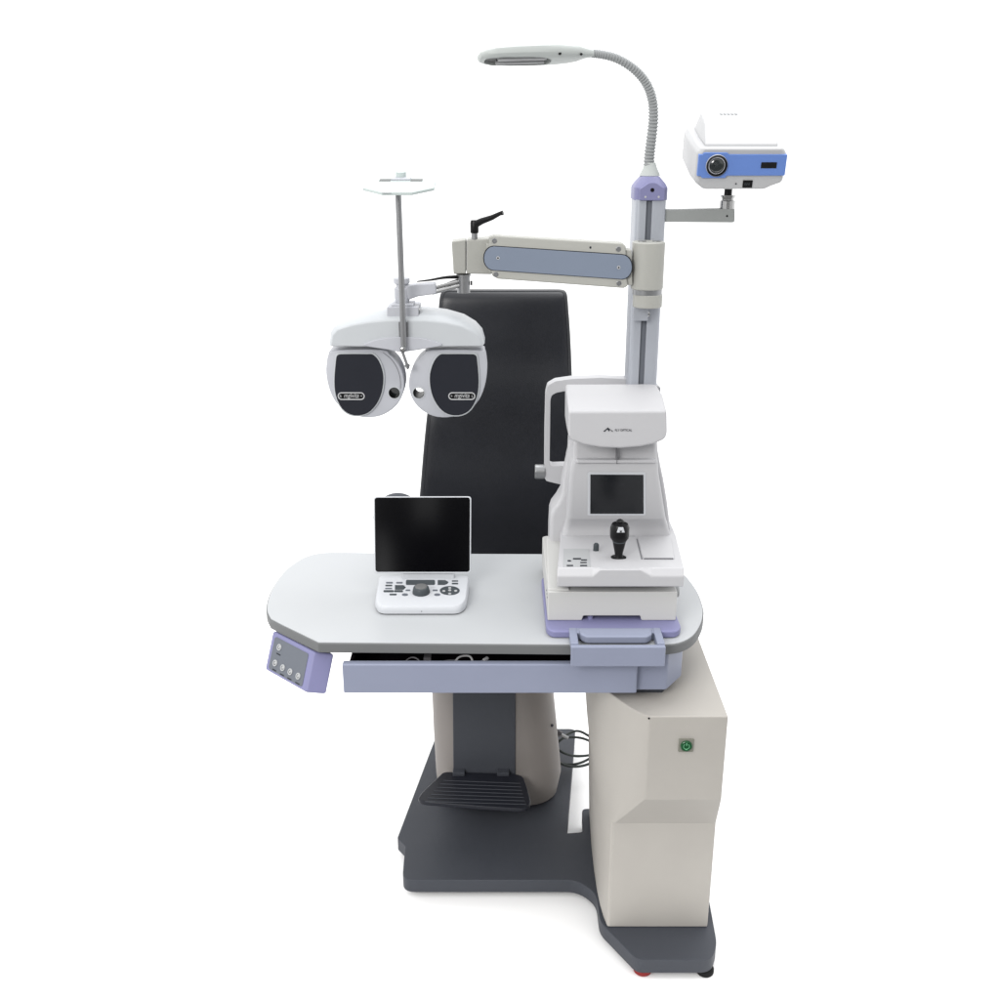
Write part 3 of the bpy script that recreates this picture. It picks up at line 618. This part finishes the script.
# head
hf = xz([(568.5, 411.5), (667, 411), (667.4, 434), (665, 439.5), (656, 443.5), (640, 447), (620, 448.6), (600, 447.8), (584, 445), (571, 440.5), (568.3, 436)], .185)
z_t = hf[0][1]; xl_, xr_ = hf[0][0], hf[1][0]
def hl(y, kx_, dzt, kb=1): 
    o = []
    for x, z in hf:
        xm = (xl_ + xr_) / 2
        o.append(V(xm + (x - xm) * kx_, y, z + (dzt if abs(z - z_t) < .004 else 0) + (0 if kb == 1 else (1 - kb) * max(0, (z_t - .03) - z))))
    return o
bt = at(610, 384, Y=.345); 
head = part('measuring_head', loft([hl(.185, 1, 0), hl(.255, 1.0, .020), hl(.335, .985, bt.z - z_t), hl(.39, .95, bt.z - z_t - .012), hl(.42, .88, bt.z - z_t - .04)]), 'white', ar, .006, 5, ang=22)
lo = at(608, 430, Y=.1842)
part('logo', prism([V(lo.x - .0005, .1845, lo.z + .0055), V(lo.x + .0115, .1845, lo.z - .0035), V(lo.x + .0085, .1845, lo.z - .0035), V(lo.x + .0045, .1845, lo.z + .0010), V(lo.x + .0020, .1845, lo.z - .0035), V(lo.x - .0005, .1845, lo.z + .0005), V(lo.x - .0030, .1845, lo.z + .0005), V(lo.x - .0060, .1845, lo.z - .0035), V(lo.x - .0100, .1845, lo.z - .0035)], V(0, -.0004, 0)), 'print', head, smooth=False)
part('brand_lettering', text('FLY OPTICAL', .0072, (lo.x + .0325, .1845, lo.z - .0008), None, sx=.85), 'print', head, smooth=False)
# face rest frame on the patient's side
YF = .44
fr_path = xz([(565, 478), (547.5, 473), (547, 440), (547, 400), (548, 388), (555, 382.5), (572, 379.8), (600, 378.6), (628, 380), (650, 383)], YF)
FR = [V(x, YF, z) for x, z in [tuple(v) for v in cat(fr_path, 5)]]
outp = xz([(544.3, 470), (544.6, 430), (545.5, 393), (547.5, 384.5), (555, 380), (572, 377.6), (600, 376.6), (630, 378), (648, 382), (660, 386), (660, 392), (645, 389), (620, 386), (590, 387), (570, 389), (556.5, 391.5), (551.5, 394), (550.2, 399), (549.8, 430), (549.4, 463), (552, 464.5), (568, 464), (568, 484), (561, 483.2), (546, 479.5), (544.3, 476)], YF)
part('face_frame', prismy(roundpoly([(x, z) for x, z in outp], .004, 3), YF - .012, YF + .022), 'white', ar, .003, 3, ang=40)
part('chin_knob', cyl(at(545, 471.5, Y=YF), (-1, 0, 0), .0175, .024, 28), 'label', ar, .0015, 2).data.materials[0] = M['steel']
part('frame_bracket', box(at(562, 475, Y=YF).x, .30, YF - .05, YF + .01, at(562, 483, Y=YF).z, at(562, 466, Y=YF).z), 'white', ar, .004, 3)

# ============================================================ CONTROL CONSOLE (tablet + keypad)
co_ = thing('control_console', 'white keypad console with upright black tablet screen standing on the tabletop', 'control console', (-.165, .21, .7805))
kf, kb = .140, .292
kx0, kx1 = at(376.5, 595, Y=.2).x, at(466.5, 595, Y=.2).x
kx0b, kx1b = kx0 , kx1 
kp = roundpoly([(kx0 - .004, kb, .012), (kx0, kf + .03, .03), (kx0 + .014, kf, .03), (kx1 - .014, kf, .03), (kx1, kf + .03, .03), (kx1 + .004, kb, .012)], .02, 6)
def kl(s, z0, tilt=0): 
    mx_, my_ = (kx0 + kx1) / 2, (kf + kb) / 2
    return [V(mx_ + (x - mx_) * s, my_ + (y - my_) * s, z0 + tilt * (y - kf)) for x, y in kp]
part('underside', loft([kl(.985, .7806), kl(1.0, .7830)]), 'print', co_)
kt = .055
key = part('keypad', loft([kl(1.005, .783), kl(1.01, .789, .02), kl(1.0, .796, kt * .9), kl(.975, .7995, kt), kl(.90, .8005, kt)]), 'console', co_)
def kz(y): return .8005 + kt * (y - kf)
def kon(px, py, h=0):
    d = Vector(((px - 500) / FPX, 0, 0)) + FW - UP * ((py - 500) / FPX)
    t = (.8005 - kt * kf - CAM.z + kt * CAM.y + h) / (d.z - kt * d.y); return CAM + d * t
def keyb(pts_, m_, h=.0012, name='key'):
    return part(name, prism([kon(x, y, -.0003) for x, y in pts_], V(0, 0, h)), m_, key, .0003, 1)
def cvt(u, v): return 375 + u * .095, 570 + v * .095
def kr(u0, v0, u1, v1, r=None):
    r = r if r is not None else abs(v1 - v0) / 2.2
    return [cvt(u, v) for u, v in rr(u0, u1, v0, v1, r, 3)]
keyb(kr(325, 108, 632, 160, 14), 'greybtn')
keyb([cvt(u, v) for u, v in ((660, 110), (740, 110), (775, 130), (760, 150), (735, 160), (660, 160))], 'greybtn')
keyb([cvt(u, v) for u, v in ((210, 163), (300, 163), (325, 185), (300, 210), (210, 210))], 'greybtn')
for k_, (u0, v0, u1, v1) in enumerate(((115, 128, 188, 146), (222, 128, 292, 146), (108, 158, 182, 174), (106, 190, 180, 204), (88, 215, 198, 236), (200, 215, 295, 236), (152, 252, 228, 268), (808, 112, 876, 126), (808, 138, 876, 154), (322, 208, 372, 224), (606, 208, 660, 224))):
    keyb(kr(u0, v0, u1, v1), 'greybtn' if k_ in (2, 4, 5, 6, 7, 8) else 'panel', .0010)
for u, v in ((315, 262), (655, 262)): keyb([cvt(u + 33 * math.cos(R(a)), v + 13 * math.sin(R(a))) for a in range(0, 360, 30)], 'panel', .0012)
keyb(kr(348, 172, 400, 180), 'label', .0004); keyb(kr(590, 172, 640, 184), 'label', .0004)
nav = keyb([cvt(787 + 105 * math.cos(R(a)), 220 + 46 * math.sin(R(a))) for a in range(0, 360, 15)], 'greybtn', .0014, 'navigation_pad')
for u, v in ((787, 220), (725, 228), (850, 226), (787, 196), (787, 256)): keyb([cvt(u + 17 * math.cos(R(a)), v + 9 * math.sin(R(a))) for a in range(0, 360, 30)], 'label', .0022, 'arrow_key')
dc = kon(421.2, 592.5)
dial = part('dial', lathe(dc, (0, -.06, 1), [(.0195, -.001), (.0195, .003), (.0175, .012), (.0160, .014), (.0145, .0145)], 40), 'greybtn', key)
part('dial_cap', lathe(dc + V(0, 0, .0140), (0, -.06, 1), [(.0142, 0), (.0125, .002), (.002, .003)], 32), 'switchplate', dial).data.materials[0] = M['lampin']
q = kon(420.7, 612); part('mark_dot', cyl((q.x, kf - .0008, .789), (0, 1, 0), .0012, .003, 8), 'print', key)
# tablet
Yb, Yt = .268, .325
t00, t10 = at(374.3, 573.5, Y=Yb), at(470.8, 573.5, Y=Yb); t01, t11 = at(373.4, 496.5, Y=Yt), at(471.2, 496.3, Y=Yt)
xl0 = (t00.x + t01.x) / 2; 
def tp(u, v, h=0):
    b = t00 * (1 - u) + t10 * u; c = t01 * (1 - u) + t11 * u; p_ = b * (1 - v) + c * v
    nn = (t10 - t00).cross(t01 - t00).normalized(); nn = nn if nn.y < 0 else -nn
    return p_ + nn * h
def trr(m0, r, m1=None, v0=None, n=5):
    return [tp(u, v) for u, v in rr(m0, 1 - m0, v0 if v0 is not None else m0, 1 - (m1 if m1 is not None else m0), r, n)]
nn = (tp(0, 0, 1) - tp(0, 0, 0))
tab = part('tablet', prism([p_ - nn * .008 for p_ in trr(.0, .035)], nn * .008), 'console', co_, .0015, 3, ang=60)
part('tablet_glass', prism([p_ for p_ in trr(.013, .03, .015, .022)], nn * .0008), 'tabscreen', tab)
part('tablet_stand', box(-.225, -.105, .272, .290, .795, .820), 'console', co_, .002, 2)

# ============================================================ EXAMINATION CHAIR
ch = thing('examination_chair', 'patient chair with tall black leatherette backrest on a grey pedestal behind the table', 'chair', (-.013, .62, .045))
# backrest: front outline by height, gently curved in depth
prof = [(562, 414, 577), (540, 416, 578), (510, 418, 578), (480, 420.5, 577.5), (450, 423, 576), (420, 426, 574.6), (390, 429.5, 573), (360, 433, 572), (330, 436, 570.5), (310, 438, 569), (300, 439, 568.2), (295, 440.2, 567.4), (292.3, 442.5, 565.2), (291.2, 447, 561)]
lps = []
for i, (py, l_, r_) in enumerate(prof):
    t = (562 - py) / (562 - 291)
    Yc_ = .84 + .13 * t - .030 * math.exp(-((t - .42) / .22) ** 2) + .012 * math.sin(t * 5) + .0045 * math.sin(t * 17 + 1)
    a = at(l_, py, Y=Yc_); b = at(r_, py, Y=Yc_); th = .060 if i < len(prof) - 3 else (.052, .040, .022)[i - len(prof) + 3]
    w = (b.x - a.x) / 2; mxx = (a.x + b.x) / 2; lo_ = []
    n = 48
    for j in range(n):
        an = 2 * math.pi * j / n; ca, sa_ = math.cos(an), math.sin(an)
        x = math.copysign(abs(ca) ** .22, ca) * w; y = math.copysign(abs(sa_) ** .35, sa_) * th / 2
        lo_.append(V(mxx + x, Yc_ + .03 + y, a.z))
    lps.append(lo_)
# resample smoothly along the height
dense = []
for j in range(len(lps[0])): dense.append(cat([lp_[j] for lp_ in lps], 5))
lps2 = [[dense[j][i] for j in range(len(dense))] for i in range(len(dense[0]))]
from mathutils import noise as mnoise
for lp_ in lps2:                                        # soft unevenness of the padding
    for v in lp_: v.y += .0022 * mnoise.noise(Vector((v.x * 7, v.y * 3, v.z * 5))) + .0010 * mnoise.noise(Vector((v.x * 22, 3, v.z * 9)))
br_ = part('backrest', loft(lps2), 'leather', ch)
JL, JR = 29, 43                                         # seam runs just inside the front edge
pth = [lp_[JL] for lp_ in lps2[:-6]] + [lps2[-5][q_] for q_ in range(31, 42)] + [lp_[JR] for lp_ in reversed(lps2[:-6])]
part('backrest_seam', tube(pth, .0016, 6), 'leather', br_)
zb0 = lps[0][0].z
part('seat', rloft([(.48, -.20, .22, .42, .86, .06), (.49, -.215, .235, .405, .87, .07), (.545, -.22, .24, .40, .87, .07), (.56, -.205, .225, .415, .86, .06)]), 'leather', ch)
part('back_bracket', box(-.06, .09, .84, .94, .42, .60), 'base', ch, .006)
# armrests
for sgn in (-1, 1):
    cxx = at(397.0, 514.0, Y=.60)
    X = cxx.x if sgn < 0 else .03 - cxx.x
    pad = lathe((X, .59, cxx.z), (0, 1, -.55), [(.020, 0), (.046, .003), (.056, .010), (.0625, .020), (.0625, .05), (.052, .07), (.02, .075)], 40)
    ap_ = part('armrest', pad, 'base', ch); 
    part('armrest_post', tube(cat([V(X, .70, cxx.z - .08), V(X, .72, .60), V(X * .9, .72, .50), V(X * .5, .70, .475)], 6), .014, 12), 'base', ch)
# pedestal
cxm = -.013
def pl(z, xl, xr, y0, y1, r): return (z, xl, xr, y0, y1, r)
zt_ = .47
secs_ = []
for z, l_, r_, y0 in ((.046, -.165, .150, .470), (.055, -.172, .158, .460), (.12, -.176, .168, .452), (.25, -.182, .155, .475), (.38, -.186, .138, .500), (.47, -.19, .12, .52)):
    secs_.append((z, l_, r_, y0, .80, .085))
ped = part('pedestal', rloft(secs_, 10), 'cover', ch)
x0p, x1p = at(453, 745, Y=.46).x, at(515.5, 745, Y=.46).x
ypan = lambda z: .452 + (z - .12) * .19
part('pedestal_panel', loft([[V(x0p, ypan(z) - .006, z), V(x1p, ypan(z) - .006, z), V(x1p, ypan(z) + .03, z), V(x0p, ypan(z) + .03, z)] for z in (.10, .20, .33, .46)]), 'base', ch, .002, 2)
for px, py in ((551, 725), (555, 767)): q = at(px, py, Y=.52); part('screw_hole', cyl((q.x - .0005, q.y, q.z), (.8, -.6, 0), .004, .006, 10), 'print', ped)
# footrest
fz = .165
fp_ = xy([(442.5, 772.5), (447, 771.5), (515, 773.5), (523, 776), (527, 787), (531, 801), (529, 806.5), (522, 808.5), (480, 806), (424, 801.5), (417.5, 799), (421, 793)], fz)
ft = part('footrest', prismz(roundpoly(fp_, .01, 3), fz - .012, fz), 'base', ch, .003, 3)
rb = []

for i, (y0, xs) in enumerate(((801.5, 425), (798, 428), (794.5, 431), (791, 434), (787.5, 437), (784, 440), (780.5, 443))):
    a, b = at(xs, y0, Z=fz), at(526 - i * 1.0, y0 + 3.0, Z=fz)
    rb.append(tube([a, b], .0013, 6))
ft.data.materials[0] = M['phor_face']
part('footrest_ribs', join(*rb), 'base', ft)
for px in (459, 503): q = at(px, 771.5, Y=.455); part('footrest_hinge', box(q.x - .016, q.x + .016, .435, .462, fz - .01, fz + .009), 'base', ft, .002, 2)

# ============================================================ CABLES
pcab = thing('power_cable', 'dark looped power cord hanging between the chair pedestal and the beige cabinet', 'cable', tuple(at(575, 745, Y=.66)))
Yq = .66
loop_ = [at(x, y, Y=Yy) for x, y, Yy in ((556, 744, .63), (562, 739, .64), (569, 733.5, .66), (578, 731, .67), (588, 735.5, .67), (598, 744, .66), (601, 752, .65), (594, 761, .64), (584, 765.5, .63), (572, 766.5, .62), (561, 763.5, .62), (554, 757, .63), (554, 748, .65), (561, 739.5, .66), (571, 737.2, .67), (583, 738.5, .67), (594, 743.5, .66), (600, 750, .65), (590, 755, .64), (575, 756, .63), (564, 753, .62), (557, 749, .63), (553, 752, .65), (556, 760.5, .64), (568, 764.5, .635), (580, 763, .63), (592, 757, .65), (602, 749, .66), (620, 740, .66))]
part('cord', tube(cat(loop_, 6), .0036, 8), 'cable', pcab)
p0, p1 = at(561, 734.5, Y=.60), at(568, 738, Y=.60)
part('plug', tube([p0, p1], .0045, 10), 'proj', pcab)
part('plug_body', tube([at(552, 729, Y=.62), at(557, 732, Y=.61), p0], .0085, 10), 'wiregrey', pcab)
def wire(name, label, pts_, r, m_, Yy):
    P = cat([at(x, y, Y=yy) for x, y, yy in pts_], 6)
    t = thing(name, label, 'cable', tuple(P[0])); part('sheath', tube(P, r, 8), m_, t); return t
wire('drawer_cable', 'pale white cable curling up out of the drawer opening', [(452, 668, .04), (458, 658, .04), (466, 655.6, .035), (471, 657.5, .03), (473, 664, .025), (474, 670, .03)], .0022, 'cablel', 0)
wire('drawer_cable', 'thin grey cable arching in the drawer near its left part', [(402, 670, .05), (406, 661, .05), (412, 657.4, .04), (418, 659.5, .035), (421, 665, .03), (423, 671, .03)], .0016, 'wiregrey', 0)
wire('drawer_cable', 'small grey wire loop lying low at the left end of the drawer', [(378, 669, .04), (384, 662, .04), (389, 661.5, .04), (391, 666, .04), (392, 671, .04)], .0013, 'wiregrey', 0)
pb = thing('cable_plug', 'small pale plug lying in the drawer right of the white cable', 'plug', tuple(at(485.5, 659.5, Y=.03)))
part('plug_shell', tube([at(483.6, 660.5, Y=.03), at(487.6, 658, Y=.04)], .0042, 12), 'cablel', pb, .0008, 1)
part('plug_lead', tube(cat([at(483.6, 660.5, Y=.03), at(470, 662.5, Y=.04), at(450, 660, Y=.06), at(435, 664, .06) if False else at(435, 664, Y=.06)], 5), .0012, 6), 'wiregrey', pb)
sb = thing('cable_connector', 'grey block connector lying in the drawer beside the grey arching cable', 'connector', tuple(at(427, 660, Y=.05)))
part('connector_shell', box(at(423.5, 660, Y=.05).x, at(431, 660, Y=.05).x, .05, .07, at(427, 662.5, Y=.05).z, at(427, 658, Y=.05).z), 'wiregrey', sb, .001, 2)
